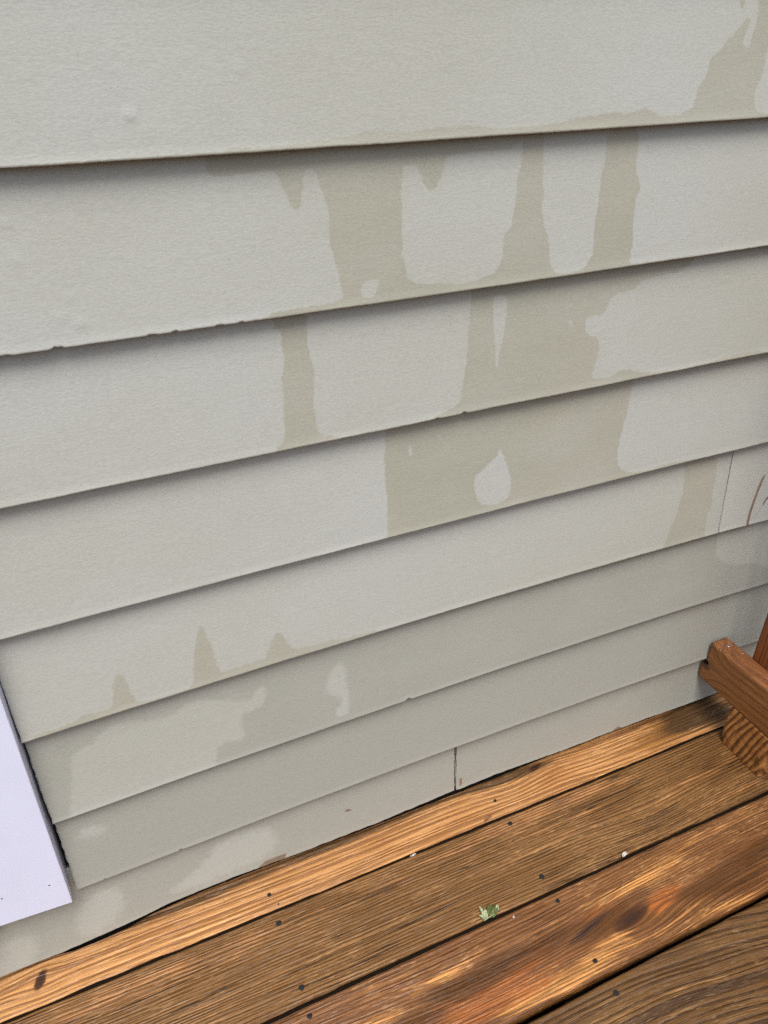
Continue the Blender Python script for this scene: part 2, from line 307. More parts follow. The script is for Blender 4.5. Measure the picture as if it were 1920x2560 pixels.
def mat_wood(name, light, mid, dark, late, ring=.006, ring_amt=.6, fibre=.5, dash=.5, checks=.5, rough=.42, warp=.0022, gold=(.62, .36, .14), orange=(.40, .14, .035),
             blot_c=(.06, .04, .025), pale=(.55, .40, .24), ring_n=(1.1, 60, 2.2), late_w=(.38, .84), line_f=380, spec=.4):
    """wet weathered softwood: attribute gc = (along, across, depth) grain coordinates, tint = (gold, orange, dark) blotches"""
    # wet wood reads warmer than the dry board colours above
    light, mid, dark, late, gold, orange, blot_c, pale = [tuple(min(.85, a * b) for a, b in zip(c_, (1.13, .97, .82))) for c_ in (light, mid, dark, late, gold, orange, blot_c, pale)]
    t = NT(name)
    gc = t.attr('gc', True); tint = t.sep(t.attr('tint', True))
    kn = t.attr('knot')
    u, g, w = t.sep(gc)
    wob = t.noise(t.vmul(gc, (6, 22, 22)), 1, 2)
    g2 = t.add(g, t.mul(t.sub(wob, .5), warp * 2))
    gv = t.com(u, g2, w)
    # annual rings: soft earlywood fading into a narrow dark latewood line
    ph = t.add(t.math('DIVIDE', g2, ring), t.mul(t.noise(t.vmul(gv, (ring_n[0], ring_n[1], ring_n[1])), 1, 1), ring_n[2]))
    saw = t.math('FRACT', ph)
    lw = t.mul(t.step(saw, *late_w), t.sub(1.0, t.step(saw, .90, .995)))
    fl = t.noise(t.vmul(gv, (13, line_f, line_f)), 1, 2, .7)          # fibre lines
    st = t.noise(t.vmul(gv, (1.9, 150, 150)), 1, 1, .6)               # long streaks
    bl = t.noise(t.vmul(gv, (8, 19, 19)), 1, 4, .62)                  # blotches
    da_n = t.noise(t.vmul(gv, (55, 480, 480)), 1, 1, .6)              # short lifted fibres
    lw = t.mul(lw, t.step(t.add(t.mul(fl, .6), t.mul(st, .4)), .32, .50))
    v = t.add(t.mul(t.sub(fl, .5), 2.0 * fibre), t.mul(t.sub(st, .5), 1.2 * fibre))
    v = t.add(t.add(v, t.mul(t.sub(bl, .5), .9)), .5)
    c = t.mix(t.step(v, .10, .50), dark, mid)
    c = t.mix(t.step(v, .50, .95), c, light)
    # coloured zones with broken, grain-following borders
    br = t.add(t.add(t.mul(t.sub(fl, .5), 1.5), t.mul(t.sub(st, .5), 1.3)), t.mul(t.sub(bl, .5), 1.0))
    gm = t.step(t.add(tint[0], br), .32, .80)
    om = t.step(t.add(tint[1], t.mul(br, .7)), .28, .70)
    dm = t.step(t.add(tint[2], t.mul(br, .45)), .22, .72)
    gcol = t.mix(t.step(fl, .38, .62), tuple(k * .42 for k in gold), gold)
    c = t.mix(t.mul(gm, .9), c, gcol)
    c = t.mix(t.mul(om, .8), c, t.mix(t.step(fl, .36, .6), tuple(k * .5 for k in orange), orange))
    c = t.mix(t.mul(lw, ring_amt), c, late)
    c = t.mix(t.mul(dm, .85), c, blot_c)
    da = t.mul(t.step(da_n, .57, .68), t.step(t.sub(t.add(bl, t.mul(gm, .10)), t.mul(dm, .10)), .42, .60))
    c = t.mix(t.mul(da, .75 * dash), c, pale)
    # drying checks
    ck = t.sub(1.0, t.step(t.math('ABSOLUTE', t.sub(st, .5)), .004, .015))
    ck = t.mul(ck, t.step(wob, .45, .55))
    c = t.mix(t.mul(ck, .9 * checks), c, (.016, .009, .005))
    kc = t.mix(t.step(t.add(kn, t.mul(t.sub(st, .5), .5)), .55, .95), (.080, .030, .012), (.045, .020, .011))
    c = t.mix(t.step(t.add(kn, t.mul(t.sub(fl, .5), .5)), .30, .62), c, kc)
    h = t.add(t.add(t.mul(lw, .7 * ring_amt), t.mul(fl, 1.2)), t.mul(da_n, .6))
    h = t.sub(h, t.mul(ck, 1.6 * checks))
    nrm = t.bump(h, .0016, .9)
    r = t.add(t.mul(bl, .40), rough - .20)
    return t.done(c, r, nrm, spec)

def mat_plain(name, col, rough=.5, var=.08, scale=40, metal=0, bump=.0002, spec=.5):
    t = NT(name)
    co = t.coord()
    n1 = t.noise(co, scale, 4, .6)
    lo = tuple(k * (1 - var) for k in col); hi = tuple(min(1, k * (1 + var)) for k in col)
    c = t.mix(t.step(n1, .3, .7), lo, hi)
    return t.done(c, t.add(t.mul(n1, .2), rough - .1), t.bump(n1, bump, .6), spec, metal)

M_SIDING = mat_siding()
M_SIDING_NEW = mat_siding('fresh_painted_siding', .035)
M_TRIM = mat_plain('white_trim_paint', (.78, .80, .95), .42, .02, 14, bump=.0001)
M_FELT = mat_plain('black_building_felt', (.012, .010, .010), .9, .3, 60)
M_NAIL = mat_plain('weathered_nail', (.020, .019, .020), .7, .4, 500, metal=.0, bump=.0005, spec=.15)
M_STEEL = mat_plain('bright_nail', (.45, .44, .44), .35, .3, 500, metal=.9, bump=.0004)
M_HOLE = mat_plain('nail_hole', (.012, .008, .006), .9, .3, 500)
M_GRIME = mat_plain('wet_grit', (.010, .006, .0035), .95, .6, 700, bump=.0008, spec=.08)
M_SOIL = mat_plain('soil', (.05, .035, .022), .95, .5, 6, bump=.02)
M_CHIP = mat_plain('white_paint_flake', (.52, .50, .45), .6, .2, 300)
M_SPLINT = mat_plain('wood_splinter_bark', (.20, .085, .035), .7, .35, 400)
M_LEAF = mat_plain('leaf_green', (.070, .085, .012), .5, .45, 260, bump=.0006)
M_LEAF_PALE = mat_plain('leaf_pale_underside', (.30, .33, .18), .6, .4, 330, bump=.0006)

M_STRIP = mat_wood('golden_deck_strip', (.66, .42, .200), (.53, .305, .125), (.34, .165, .058), (.205, .095, .038), ring=.0088, ring_amt=.85, fibre=.24, late_w=(.22, .72), ring_n=(1.3, 48, 3.2), dash=.30, checks=.15, rough=.40, warp=.0022, blot_c=(.060, .038, .018), orange=(.26, .125, .024), gold=(.72, .42, .19), pale=(.80, .58, .35), line_f=240)
M_BOARD = mat_wood('brown_deck_board', (.300, .176, .068), (.202, .110, .038), (.118, .061, .020), (.048, .024, .009), ring=.0050, ring_amt=.74, fibre=.40, dash=.60, checks=.9, rough=.42, gold=(.46, .24, .10), pale=(.46, .30, .145))
M_FLAME = mat_wood('flame_deck_board', (.34, .185, .072), (.20, .095, .034), (.10, .045, .016), (.055, .024, .009), ring=.0052, ring_amt=.58, fibre=.42, dash=.55, checks=.5, rough=.36, gold=(.70, .36, .115), orange=(.43, .155, .040), blot_c=(.090, .040, .012), pale=(.66, .42, .19))
M_OLIVE = mat_wood('olive_deck_board', (.180, .104, .035), (.125, .068, .021), (.075, .039, .012), (.030, .014, .005), ring=.0105, ring_amt=.8, fibre=.28, dash=.40, checks=.12, rough=.38, warp=.0018, blot_c=(.032, .020, .010), pale=(.36, .25, .13))
M_RAIL = mat_wood('rail_wood', (.33, .168, .062), (.24, .112, .038), (.16, .070, .023), (.085, .038, .014), ring=.013, ring_amt=.42, fibre=.18, dash=.06, checks=.06, rough=.45, orange=(.29, .128, .058), ring_n=(1.0, 30, .8))
M_BALUSTER = mat_wood('baluster_wood', (.32, .125, .042), (.23, .082, .027), (.15, .05, .017), (.08, .028, .010), ring=.009, ring_amt=.5, fibre=.2, dash=.03, checks=.06, rough=.45)
M_BLOCK = mat_wood('block_wood', (.56, .31, .12), (.44, .225, .078), (.30, .14, .046), (.095, .040, .013), ring=.0120, ring_amt=.92, fibre=.25, dash=.2, checks=.05, rough=.42, warp=.0025, orange=(.10, .085, .012), ring_n=(9.0, 35, .75), late_w=(.30, .70))
M_JOIST = mat_plain('joist_wood', (.05, .032, .018), .9, .3, 30)

# ------------------------------------------------------------------ ground under the deck
g = mesh_py('ground', [(-60, -60, -.62), (60, -60, -.62), (60, 60, -.62), (-60, 60, -.62)], [(0, 1, 2, 3)], M_SOIL)
g['kind'] = 'structure'

# ------------------------------------------------------------------ house wall of lapped siding boards
EXPO, THICK, LAP = .1514, .0105, .026
wall = thing('house_wall', 'beige lap siding wall with damp streaks above the wooden deck', 'wall')
BOT8 = [(-2, .012), (-.242, .011), (-.183, .0122), (-.155, .012), (-.076, .0178), (0, .0272), (.091, .0300), (.203, .0266), (.347, .0265), (.474, .0325), (.482, .0320), (.490, .0305), (.545, .0322), (.619, .0310), (.696, .0270), (.87, .0265), (.982, .0218), (1.057, .0207), (3, .020)]
TRIM_X = lambda z: -.1125 + (z - .53) * .0165

def edge_z(k, x):
    xc = np.clip(x, -.35, 1.35)
    if k < 0: return 1.0448 + EXPO * (-k) + 0 * xc
    if k < 7: return np.polyval(EDGE[k], xc)
    return np.interp(x, [b[0] for b in BOT8], [b[1] for b in BOT8])

def warp_y(x, z):
    return .0006 * vnoise(x * 3.1, z * 2.3, 5) + .00025 * vnoise(x * 9, z * 7, 9)

def siding_board(k, x0, x1, fine=.003, rag0=.0003, rag1=.0003, hot=None, mat=None):
    """one board of course k between x0 and x1"""
    seen = k >= 0
    if seen:
        xs = steps(x0, x1, fine, -.30, 1.30, .06)
        if hot:
            xs = np.unique(np.round(np.concatenate([xs, np.arange(hot[0], hot[1], .0008)]), 5)); xs = xs[(xs >= x0) & (xs <= x1)]
    else:
        xs = steps(x0, x1, .02, -.30, 1.30, .08)
    zb = edge_z(k, xs)
    face_b = zb if k < 7 else np.full_like(xs, -.010)
    jag = .00012 * fbm(xs * 160, 0 * xs + k, k) + .0003 * fbm(xs * 14, 0 * xs + k, k + 30)
    if k == 7: jag = .0006 * fbm(xs * 75, 0 * xs, 4, 4)
    zb = zb + jag
    for (kk, cx, dep, hw) in CHIPS:
        if kk == k: zb = zb + dep * np.clip(1.25 - np.abs((xs - cx) / hw) ** 3, 0, 1) * (1 + .35 * vnoise(xs * 900, 0 * xs, 3))
    top = face_b + EXPO + LAP
    nf = max(6, int((EXPO + LAP) / (fine if seen else .02)))
    s = np.linspace(1, 0, nf)
    rows_z = [zb + .0085 + (top - zb - .0085) * q for q in s]              # front, top to bottom
    yf = lambda z: .0135 * (z - face_b) / EXPO
    prof = [(z, yf(z)) for z in rows_z]
    bd = .00035 * (.75 + .35 * vnoise(xs * 17, 0 * xs, k + 60))                # bead of paint along the drip edge
    prof += [(zb + .0038, yf(zb) - .08 * bd), (zb + .0031, yf(zb) - .55 * bd), (zb + .0025, yf(zb) - bd), (zb + .0018, yf(zb) - .95 * bd)]
    prof += [(zb + .0011, yf(zb) - .5 * bd), (zb + .0006, yf(zb) + .0002), (zb + .0002, yf(zb) + .0008), (zb, yf(zb) + .0018)]
    shade_row = len(prof) - 3                                                     # lap shade line painted dark brown on lower bevel and underside
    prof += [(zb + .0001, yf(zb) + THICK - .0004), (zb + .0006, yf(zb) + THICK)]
    prof += [(zb + (top - zb) * q, yf(zb + (top - zb) * q) + THICK) for q in (.3, .6, .97)]
    m = len(prof)
    V = np.zeros((len(xs), m, 3))
    for j, (z, y) in enumerate(prof):
        V[:, j, 0] = xs; V[:, j, 1] = y + warp_y(xs, z); V[:, j, 2] = z
    # ragged board ends
    zz = V[:, :, 2]
    for col_i, r, sd in ((0, rag0, 1), (-1, rag1, 2)):
        V[col_i, :, 0] += r * fbm(zz[col_i] * 110, 0 * zz[col_i], sd + k) + r * .6 * vnoise(zz[col_i] * 420, 0 * zz[col_i], sd)
    for (kk, bx, bz, r, h) in BLISTERS:
        if kk == k:
            d2 = ((V[:, :nf, 0] - bx) ** 2 + (V[:, :nf, 2] - bz) ** 2) / r ** 2
            V[:, :nf, 1] -= .55 * h * np.clip(1 - d2, 0, 1) ** .7
    n = len(xs)
    wet = np.full((n, m), -.02); brown = np.full((n, m), -.02)
    if seen:
        X, Z = V[:, :, 0], V[:, :, 2]
        for sgn, poly in WET[k]:
            d = poly_sdf(X, Z, smooth_poly(poly, 1))
            wet = np.maximum(wet, d) if sgn > 0 else np.minimum(wet, -d)
        # thin damp hem along the drip edge
        hem = (.0016 + .0024 * fbm(X * 6, 0 * X + k, 11 + k)) - (Z - zb[:, None])
        wet = np.maximum(wet, np.where(X < .2, hem - .0015, hem))
        brown[:, shade_row:] = .001
        for poly in BROWN[k]: brown = np.maximum(brown, poly_sdf(X, Z, poly))
    soft = np.full((n, m), [.0011, .0011, .0013, .0014, .0016, .0040, .009, .010][k] if seen else .001)
    if k == 4: soft += np.clip(.35 - V[:, :, 0], 0, .2) * 0 + np.exp(-((V[:, :, 0] - .35) / .2) ** 2) * .0012
    amount = np.full((n, m), [.92, 1.0, .95, .92, .92, .95, 1.1, 1.1][k] if seen else .6)
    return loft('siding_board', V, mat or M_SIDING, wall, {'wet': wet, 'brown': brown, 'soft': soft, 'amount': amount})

XL, XR = -2.2, 3.0
for k in range(-7, 8):
    left = -.1112
    if k == 7:
        siding_board(k, XL, .4795, .0016, rag1=.0011)
        siding_board(k, .4843, XR, .0016, rag0=.0009)
    elif k == 4:
        siding_board(k, left, .9424, .0025, rag0=.0005)
        siding_board(k, .9438, XR, .0025, rag0=.0003, hot=(.943, 1.06), mat=M_SIDING_NEW)
    else:
        siding_board(k, left, XR, .0028, rag0=.0006)
# felt-covered sheathing behind the boards
bevel_box('sheathing', XL, XR, .0285, .040, -.30, 2.2, M_FELT, wall, 0)

# trim board at the door opening, its nails, and the door casing beyond
def trim_profile(x0, x1, z0, z1, name, depth0, depth1, bev):
    o = bevel_box(name, x0, x1, depth0, depth1, z0, z1, M_TRIM, wall, bev, 3)
    return o
tb = mesh_py('trim_board', [(TRIM_X(z) - (0 if r else .0905), y, z - (0 if r else -.006 if z < .5 else 0)) for r in (0, 1) for y in (-.0150, .0280) for z in (.1385, 2.2)],
             [(0, 1, 3, 2), (4, 6, 7, 5), (0, 4, 5, 1), (2, 3, 7, 6), (0, 2, 6, 4), (1, 5, 7, 3)], M_TRIM, wall)
b = tb.modifiers.new('bevel', 'BEVEL'); b.width = .0012; b.segments = 2

def disc(name, x, y, z, r, mat, parent, normal='Z', dome=.0008, n=14, squash=1.0):
    vs_, fs = [], []
    prof = [(1.0, -.002), (1.0, dome * .35), (.8, dome * .85), (0, dome)]
    for (q, h) in prof[:-1]:
        for i in range(n):
            a = 2 * math.pi * i / n; rr = r * q * (1 + .06 * math.sin(3 * a + x * 90))
            p = (rr * math.cos(a), rr * math.sin(a) * squash, h)
            vs_.append(p)
    vs_.append((0, 0, dome))
    for k in range(2):
        for i in range(n):
            fs.append((k * n + i, k * n + (i + 1) % n, (k + 1) * n + (i + 1) % n, (k + 1) * n + i))
    for i in range(n): fs.append((2 * n + i, 2 * n + (i + 1) % n, 3 * n))
    if normal == '-Y': vs_ = [(a, -c, b_) for a, b_, c in vs_]
    if normal == '-X': vs_ = [(-c, a, b_) for a, b_, c in vs_]
    vs_ = [(a + x, b_ + y, c + z) for a, b_, c in vs_]
    o = mesh_py(name, vs_, fs, mat, parent, True)
    return o
disc('nail_hole', -.1373, -.0149, .1901, .0013, M_HOLE, tb, '-Y', .0002)
disc('nail_hole', -.1929, -.0149, .1974, .0013, M_HOLE, tb, '-Y', .0002)
# rounded casing and door face left of the trim
cas = []
for zz in (.134, .137, .145, 2.2):
    ins = {.134: .004, .137: .0012}.get(zz, 0)
    for i in range(9):
        a = math.pi * i / 8
        cas.append((-.2262 + (.0185 - ins) * math.cos(a), .012 - (.030 - ins) * math.sin(a), zz))
cf = [tuple(range(8, -1, -1)), tuple(range(27, 36))]
for r in range(3):
    for i in range(9):
        cf.append((r * 9 + i, r * 9 + (i + 1) % 9, (r + 1) * 9 + (i + 1) % 9, (r + 1) * 9 + i))
mesh_py('door_casing', cas, cf, M_TRIM, wall, False)
bevel_box('door_panel', -1.15, -.246, .006, .024, .145, 2.15, M_TRIM, wall, .003)
bevel_box('door_sill', -1.20, -.246, -.04, .024, .118, .143, M_TRIM, wall, .005)

# ------------------------------------------------------------------ deck
deck = thing('deck', 'wet brown wooden deck of nailed boards along the siding', 'deck')

def gauss(X, Y, cx, cy, sx, sy, ang=0.0):
    c, s = math.cos(ang), math.sin(ang)
    dx, dy = X - cx, Y - cy
    return np.exp(-(((dx * c + dy * s) / sx) ** 2 + ((-dx * s + dy * c) / sy) ** 2))

def deck_board(y_back, y_front, mat, grain, tints=None, knots=(), lift=0.0, x0=-1.7, x1=1.62, seen=True, back_fn=None, front_fn=None, ease=.004):
    xs = steps(x0, x1, .004 if seen else .05, -.32, 1.15, .06)
    yb = np.full_like(xs, y_back); yf = np.full_like(xs, y_front)
    if back_fn: yb = yb + back_fn(xs)
    if front_fn: yf = yf + front_fn(xs)
    yb = yb + .0005 * fbm(xs * 22, 0 * xs, y_back * 50); yf = yf + .0006 * fbm(xs * 22, 0 * xs, y_front * 50 + 4)
    nr = max(8, int((y_back - y_front) / (.0022 if seen else .02)))
    w = np.linspace(0, 1, nr)
    T = .032
    rows = [(yb, 0 * xs - T), (yb, 0 * xs - ease)]
    for a in (20, 45, 70):
        a = math.radians(a); rows.append((yb - ease * (1 - math.cos(a)), 0 * xs - ease * (1 - math.sin(a))))
    for q in w:
        y = (yb - ease) * (1 - q) + (yf + ease) * q
        cup = .0010 * (4 * (q - .5) ** 2 - 1)
        rows.append((y, cup * 1.0 - .0 + .0004 * vnoise(xs * 5, y * 30, 8)))
    for a in (70, 45, 20):
        a = math.radians(a); rows.append((yf + ease * (1 - math.cos(a)), 0 * xs - ease * (1 - math.sin(a))))
    rows += [(yf, 0 * xs - ease), (yf, 0 * xs - T)]
    n, m = len(xs), len(rows)
    V = np.zeros((n, m, 3))
    for j, (y, z) in enumerate(rows):
        V[:, j, 0] = xs; V[:, j, 1] = y; V[:, j, 2] = z + lift
    X, Y, Z = V[:, :, 0], V[:, :, 1], V[:, :, 2]
    G = grain(X, Y)
    kn = np.zeros((n, m))
    for (kx, ky, sx, sy, ang) in knots: kn = np.maximum(kn, gauss(X, Y, kx, ky, sx, sy, ang))
    t = np.zeros((n, m, 3))
    if tints:
        for (ch, amt, cx, cy, sx, sy, ang) in tints: t[:, :, ch] += amt * gauss(X, Y, cx, cy, sx, sy, ang)
    gc = np.stack([X, G, Z * 1.0 + 3.0 * y_back], -1)
    return loft('deck_board', V, mat, deck, {'gc': gc, 'tint': t, 'knot': kn})

def knot_bend(X, Y, kx, ky, sx, sy, k=.75):
    return -(Y - ky) * k * np.exp(-((X - kx) / sx) ** 2 - ((Y - ky) / sy) ** 2)

# strip against the wall, ripped narrow
def g_strip(X, Y):
    return Y + .008 * np.exp(-((X - .59) / .06) ** 2) * np.exp(-((Y + .005) / .028) ** 2) - .004 * np.exp(-((X - .68) / .06) ** 2) \
        + knot_bend(X, Y, -.192, -.017, .03, .02, .6) + .002 * np.sin(X * 9) + .04 * X * .12
strip = deck_board(.0210, -.0528, M_STRIP, g_strip,
    tints=[(2, .85, .62, .010, .10, .012, -.05), (2, .6, .30, .013, .25, .010, 0), (2, .55, -.05, .010, .18, .010, 0), (2, .75, .99, .004, .045, .012, .15), (2, .55, .95, -.020, .06, .014, 0),
           (1, .7, .97, -.004, .06, .012, .1), (2, .50, 1.05, -.02, .08, .05, 0), (1, .75, .93, -.025, .12, .04, 0), (2, .55, 1.0, -.01, .06, .03, .1), (2, .45, .90, .008, .08, .012, 0), (0, .45, .60, -.035, .25, .018, 0), (0, .4, .0, -.03, .3, .02, 0), (1, .45, .37, .004, .10, .010, 0)],
    knots=[(-.192, -.017, .008, .017, -.45), (.650, .010, .018, .006, .2)],
    back_fn=lambda x: np.interp(x, [-.21, -.175, -.145, -.10, -.065, -.03, .03], [0, -.007, -.0130, -.0120, -.0095, -.003, 0]) + .001 * np.sin(x * 11), lift=-.0005, ease=.0022)
board2 = deck_board(-.0570, -.1972, M_BOARD, lambda X, Y: Y + .006 * np.sin(X * 2.3 + .5) + .010 * np.exp(-((X - .79) / .11) ** 2) * np.exp(-((Y + .16) / .035) ** 2) + .02 * X * .1,
    tints=[(0, .75, .67, -.068, .11, .010, 0), (0, .62, .54, -.074, .12, .012, .02), (0, .35, .30, -.075, .25, .012, 0), (0, .42, -.05, -.085, .25, .03, 0), (0, .50, .93, -.125, .10, .02, .0), (0, .4, .95, -.18, .10, .010, 0), (0, .30, .62, -.10, .22, .03, 0),
           (2, .42, .785, -.163, .06, .016, .0), (2, .22, .70, -.125, .12, .020, .1), (2, .15, .16, -.105, .12, .02, 0)])
def g_flame(X, Y):
    return Y + knot_bend(X, Y, .645, -.290, .075, .030, .8) + .010 * np.sin((X - .2) * 7.0) * np.exp(-((Y + .27) / .05) ** 2) - .05 * (X - .4) * .15
board3 = deck_board(-.2030, -.3350, M_FLAME, g_flame,
    tints=[(2, 1.0, .59, -.275, .07, .013, .22), (2, .95, .50, -.264, .08, .012, .08), (2, .95, .42, -.261, .06, .015, -.08), (2, .95, .34, -.268, .06, .015, -.18), (2, .85, .27, -.284, .06, .014, -.22), (2, .6, .20, -.30, .05, .014, -.25),
           (2, .95, .90, -.276, .08, .016, .05), (2, .8, .80, -.287, .06, .014, .0), (2, .65, .82, -.31, .07, .016, 0), (2, .55, .73, -.290, .04, .010, 0), (2, .35, .40, -.222, .15, .012, 0), (2, .3, .10, -.23, .12, .012, 0),
           (0, 1.0, .575, -.303, .06, .009, .05), (0, .95, .52, -.320, .10, .011, .02), (0, .85, .43, -.322, .09, .012, .0), (0, .75, .66, -.246, .11, .012, .05), (0, .70, .32, -.243, .09, .012, -.05), (0, .75, .20, -.262, .09, .012, -.1), (0, .6, .75, -.326, .12, .008, 0), (0, .5, .74, -.235, .07, .012, .05), (0, .6, .10, -.275, .08, .015, -.1), (0, .45, .50, -.240, .12, .012, 0),
           (1, 1.25, .695, -.280, .038, .013, .15), (1, 1.3, .45, -.274, .036, .011, .12), (1, 1.15, .35, -.290, .075, .014, -.08), (1, .55, .55, -.257, .09, .010, .1), (1, .8, .25, -.305, .08, .014, -.12), (1, .6, .38, -.312, .08, .012, 0), (1, .55, .62, -.262, .06, .010, 0), (1, .45, .50, -.295, .12, .015, 0)],
    knots=[(.628, -.2845, .040, .0125, .14), (.560, -.272, .05, .006, .20)],
    front_fn=lambda x: -.0012 * np.clip((x - .8) * 3, -1, 1), lift=.001)
def g_olive(X, Y):
    sp = .05 * np.log1p(np.exp((X - .62) / .05))
    return (Y + .20 * sp + .0016 * np.sin(X * 38 + Y * 30) * np.clip((X - .5) * 4, 0, 1)) * 1.0
board4 = deck_board(-.3430, -.4830, M_OLIVE, g_olive, tints=[(2, .45, .75, -.475, .06, .02, 0), (2, .35, .70, -.385, .10, .02, -.15), (0, .10, .5, -.37, .1, .02, 0)], lift=-.001, back_fn=lambda x: -.0014 * np.exp(-((x - .36) / .16) ** 2))
y = -.489
extra = []
for i in range(8):
    m_ = [M_BOARD, M_OLIVE, M_FLAME][i % 3]
    ph = i * 1.7
    deck_board(y, y - .139, m_, lambda X, Y, ph=ph: Y + .008 * np.sin(X * 2.1 + ph), seen=False, lift=.0005 * math.sin(ph * 5))
    y -= .1445
for xj in (-1.5, -1.1, -.70, -.29, .115, .50, .93, 1.32):
    bevel_box('joist', xj - .019, xj + .019, -1.62, .020, -.19, -.036, M_JOIST, deck, 0)
bevel_box('ledger_board', -1.7, 1.62, .0215, .0275, -.19, -.040, M_JOIST, deck, 0)

def gap_dirt(y_back, y_front, depth, seed):
    # wet grit and leaf mould packed into the joint between two boards
    xs = steps(-1.6, 1.6, .006, -.3, 1.15, .06)
    top = -depth + .0005 * fbm(xs * 60, 0 * xs, seed) + .0006 * fbm(xs * 9, 0 * xs, seed + 2)
    V = np.zeros((len(xs), 4, 3))
    for j, (yy, zz) in enumerate(((y_back, -.03 + 0 * xs), (y_back, top), (y_front, top - .0006), (y_front, -.03 + 0 * xs))):
        V[:, j, 0] = xs; V[:, j, 1] = yy; V[:, j, 2] = zz
    return loft('joint_dirt', V, M_GRIME, deck)
gap_dirt(-.0510, -.0590, .0024, 3)
gap_dirt(-.1955, -.2047, .0040, 5)

def board_at(yy): return strip if yy > -.056 else board2 if yy > -.2 else board3 if yy > -.339 else board4
for (nx, ny) in NAILS: disc('nail_head', nx, ny, .0004 if ny > -.34 else -.0008, .0042, M_NAIL, board_at(ny), 'Z', .0006, squash=.92)
for i, (nx, ny) in enumerate(HOLES): disc('nail_hole', nx, ny, -.0004, (.0030, .0014, .0026)[i], M_HOLE, strip, 'Z', .0004)

# ------------------------------------------------------------------ railing end
rail = thing('deck_railing', 'brown wooden railing end resting on a block against the siding', 'railing', (1.019, -.10, 0))
OFF = Vector((1.019, -.10, 0))

def wood_bar(name, sect, path0, path1, axis, mat, tints=None, grain=None, parent=rail, n=60, end_fn=None, ease=.003, orange=0.0, knots=()):
    """rectangular bar: sect = ((a0,a1),(b0,b1)) across, swept from path0 to path1 along axis ('Y' or 'Z')"""
    (a0, a1), (b0, b1) = sect
    pts = []
    def side(p, q, k):
        return [(p[0] + (q[0] - p[0]) * i / k, p[1] + (q[1] - p[1]) * i / k) for i in range(k)]
    e = ease
    loopc = [(a0 + e, b0), (a1 - e, b0), (a1 - .3 * e, b0 + .3 * e), (a1, b0 + e), (a1, b1 - e), (a1 - .3 * e, b1 - .3 * e), (a1 - e, b1), (a0 + e, b1), (a0 + .3 * e, b1 - .3 * e), (a0, b1 - e), (a0, b0 + e), (a0 + .3 * e, b0 + .3 * e)]
    for i, c in enumerate(loopc):
        d = loopc[(i + 1) % 12]
        L = math.dist(c, d)
        pts += side(c, d, max(1, int(L / .0035)))
    S = np.linspace(path0, path1, n)
    m = len(pts); V = np.zeros((n, m, 3)); A = np.array([p[0] for p in pts]); B = np.array([p[1] for p in pts])
    for i, s in enumerate(S):
        if axis == 'Y': V[i, :, 0] = A; V[i, :, 2] = B; V[i, :, 1] = s
        else: V[i, :, 0] = A; V[i, :, 1] = B; V[i, :, 2] = s
    if axis == 'Y': V[:, :, 0] += .0006 * fbm(V[:, :, 1] * 9, V[:, :, 2] * 9, 3)
    if end_fn: V = end_fn(V, S)
    X, Y, Z = V[:, :, 0].copy(), V[:, :, 1].copy(), V[:, :, 2].copy()
    U = Y if axis == 'Y' else Z
    Gd = grain(X, Y, Z) if grain else (Z + .6 * X)
    gc = np.stack([U, Gd, (X if axis == 'Y' else Y) * .5], -1)
    t = np.zeros((n, m, 3))
    for f in (tints or []): f(t, X, Y, Z)
    kn = np.zeros((n, m))
    for (ky, kz, sy, sz, ang) in knots: kn = np.maximum(kn, gauss(Y, Z, ky, kz, sy, sz, ang) * (X < a0 + .004))
    V = V - np.array(OFF)
    return loft(name, V, mat, parent, {'gc': gc, 'tint': t, 'knot': kn})

def scribe(V, S):
    # the end is cut to the siding: upper part butts the lap, lower part reaches under it
    z = V[0, :, 2]
    wall_y = np.where(z > .139, -.0035, np.where(z > .126, -.0075 - .003 * np.sin(z * 900), .0065))
    wall_y = np.where(z < .099, .0065 - (.099 - z) * 1.1, wall_y) + .0008 * np.sin(z * 500)
    f = np.clip((V[:, :, 1] + .06) / .06, 0, 1)          # only the last 6 cm moves
    V[:, :, 1] = V[:, :, 1] + f * (wall_y[None, :] - 0.0)
    return V
def t_top(t, X, Y, Z): t[:, :, 1] += .75 * (Z > .1785)
def t_knot(t, X, Y, Z): t[:, :, 2] += .8 * gauss(Y, Z, -.004, .125, .013, .010)
br_ = wood_bar('bottom_rail', ((1.000, 1.0375), (.0915, .1812)), 0.0, -.95, 'Y', M_RAIL, tints=[t_top, t_knot], n=220, end_fn=scribe, ease=.0028,
    grain=lambda X, Y, Z: Z * .8 + .45 * X + .05 * Y + .006 * np.sin(Y * 9) - (Z - .125) * .5 * np.exp(-((Y + .004) / .03) ** 2), knots=[(-.082, .159, .0032, .0022, .3)])
disc('nail_head', 1.0217 - OFF.x, -.0214 - OFF.y, .1810, .0036, M_STEEL, br_, 'Z', .0007)
disc('nail_hole', 1.0305 - OFF.x, -.047 - OFF.y, .1810, .0016, M_STEEL, br_, 'Z', .0006)
def block_end(V, S):
    # rounded lower corner on the wall side, slightly rough sawn
    y, z = V[:, :, 1], V[:, :, 2]
    k = np.clip((.045 - z) / .045, 0, 1) ** 2
    V[:, :, 1] = y - .010 * (1 - k) * np.clip((y + .10) / .03, 0, 1) * 0 + .006 * np.sin(np.clip(z / .09, 0, 1) * math.pi) * np.clip((y + .11) / .03, 0, 1)
    V[:, :, 0] = V[:, :, 0] + .0006 * fbm(y * 60, z * 60, 2)
    return V
def t_moss(t, X, Y, Z): t[:, :, 1] += .9 * gauss(Y, Z, -.158, .030, .010, .012)
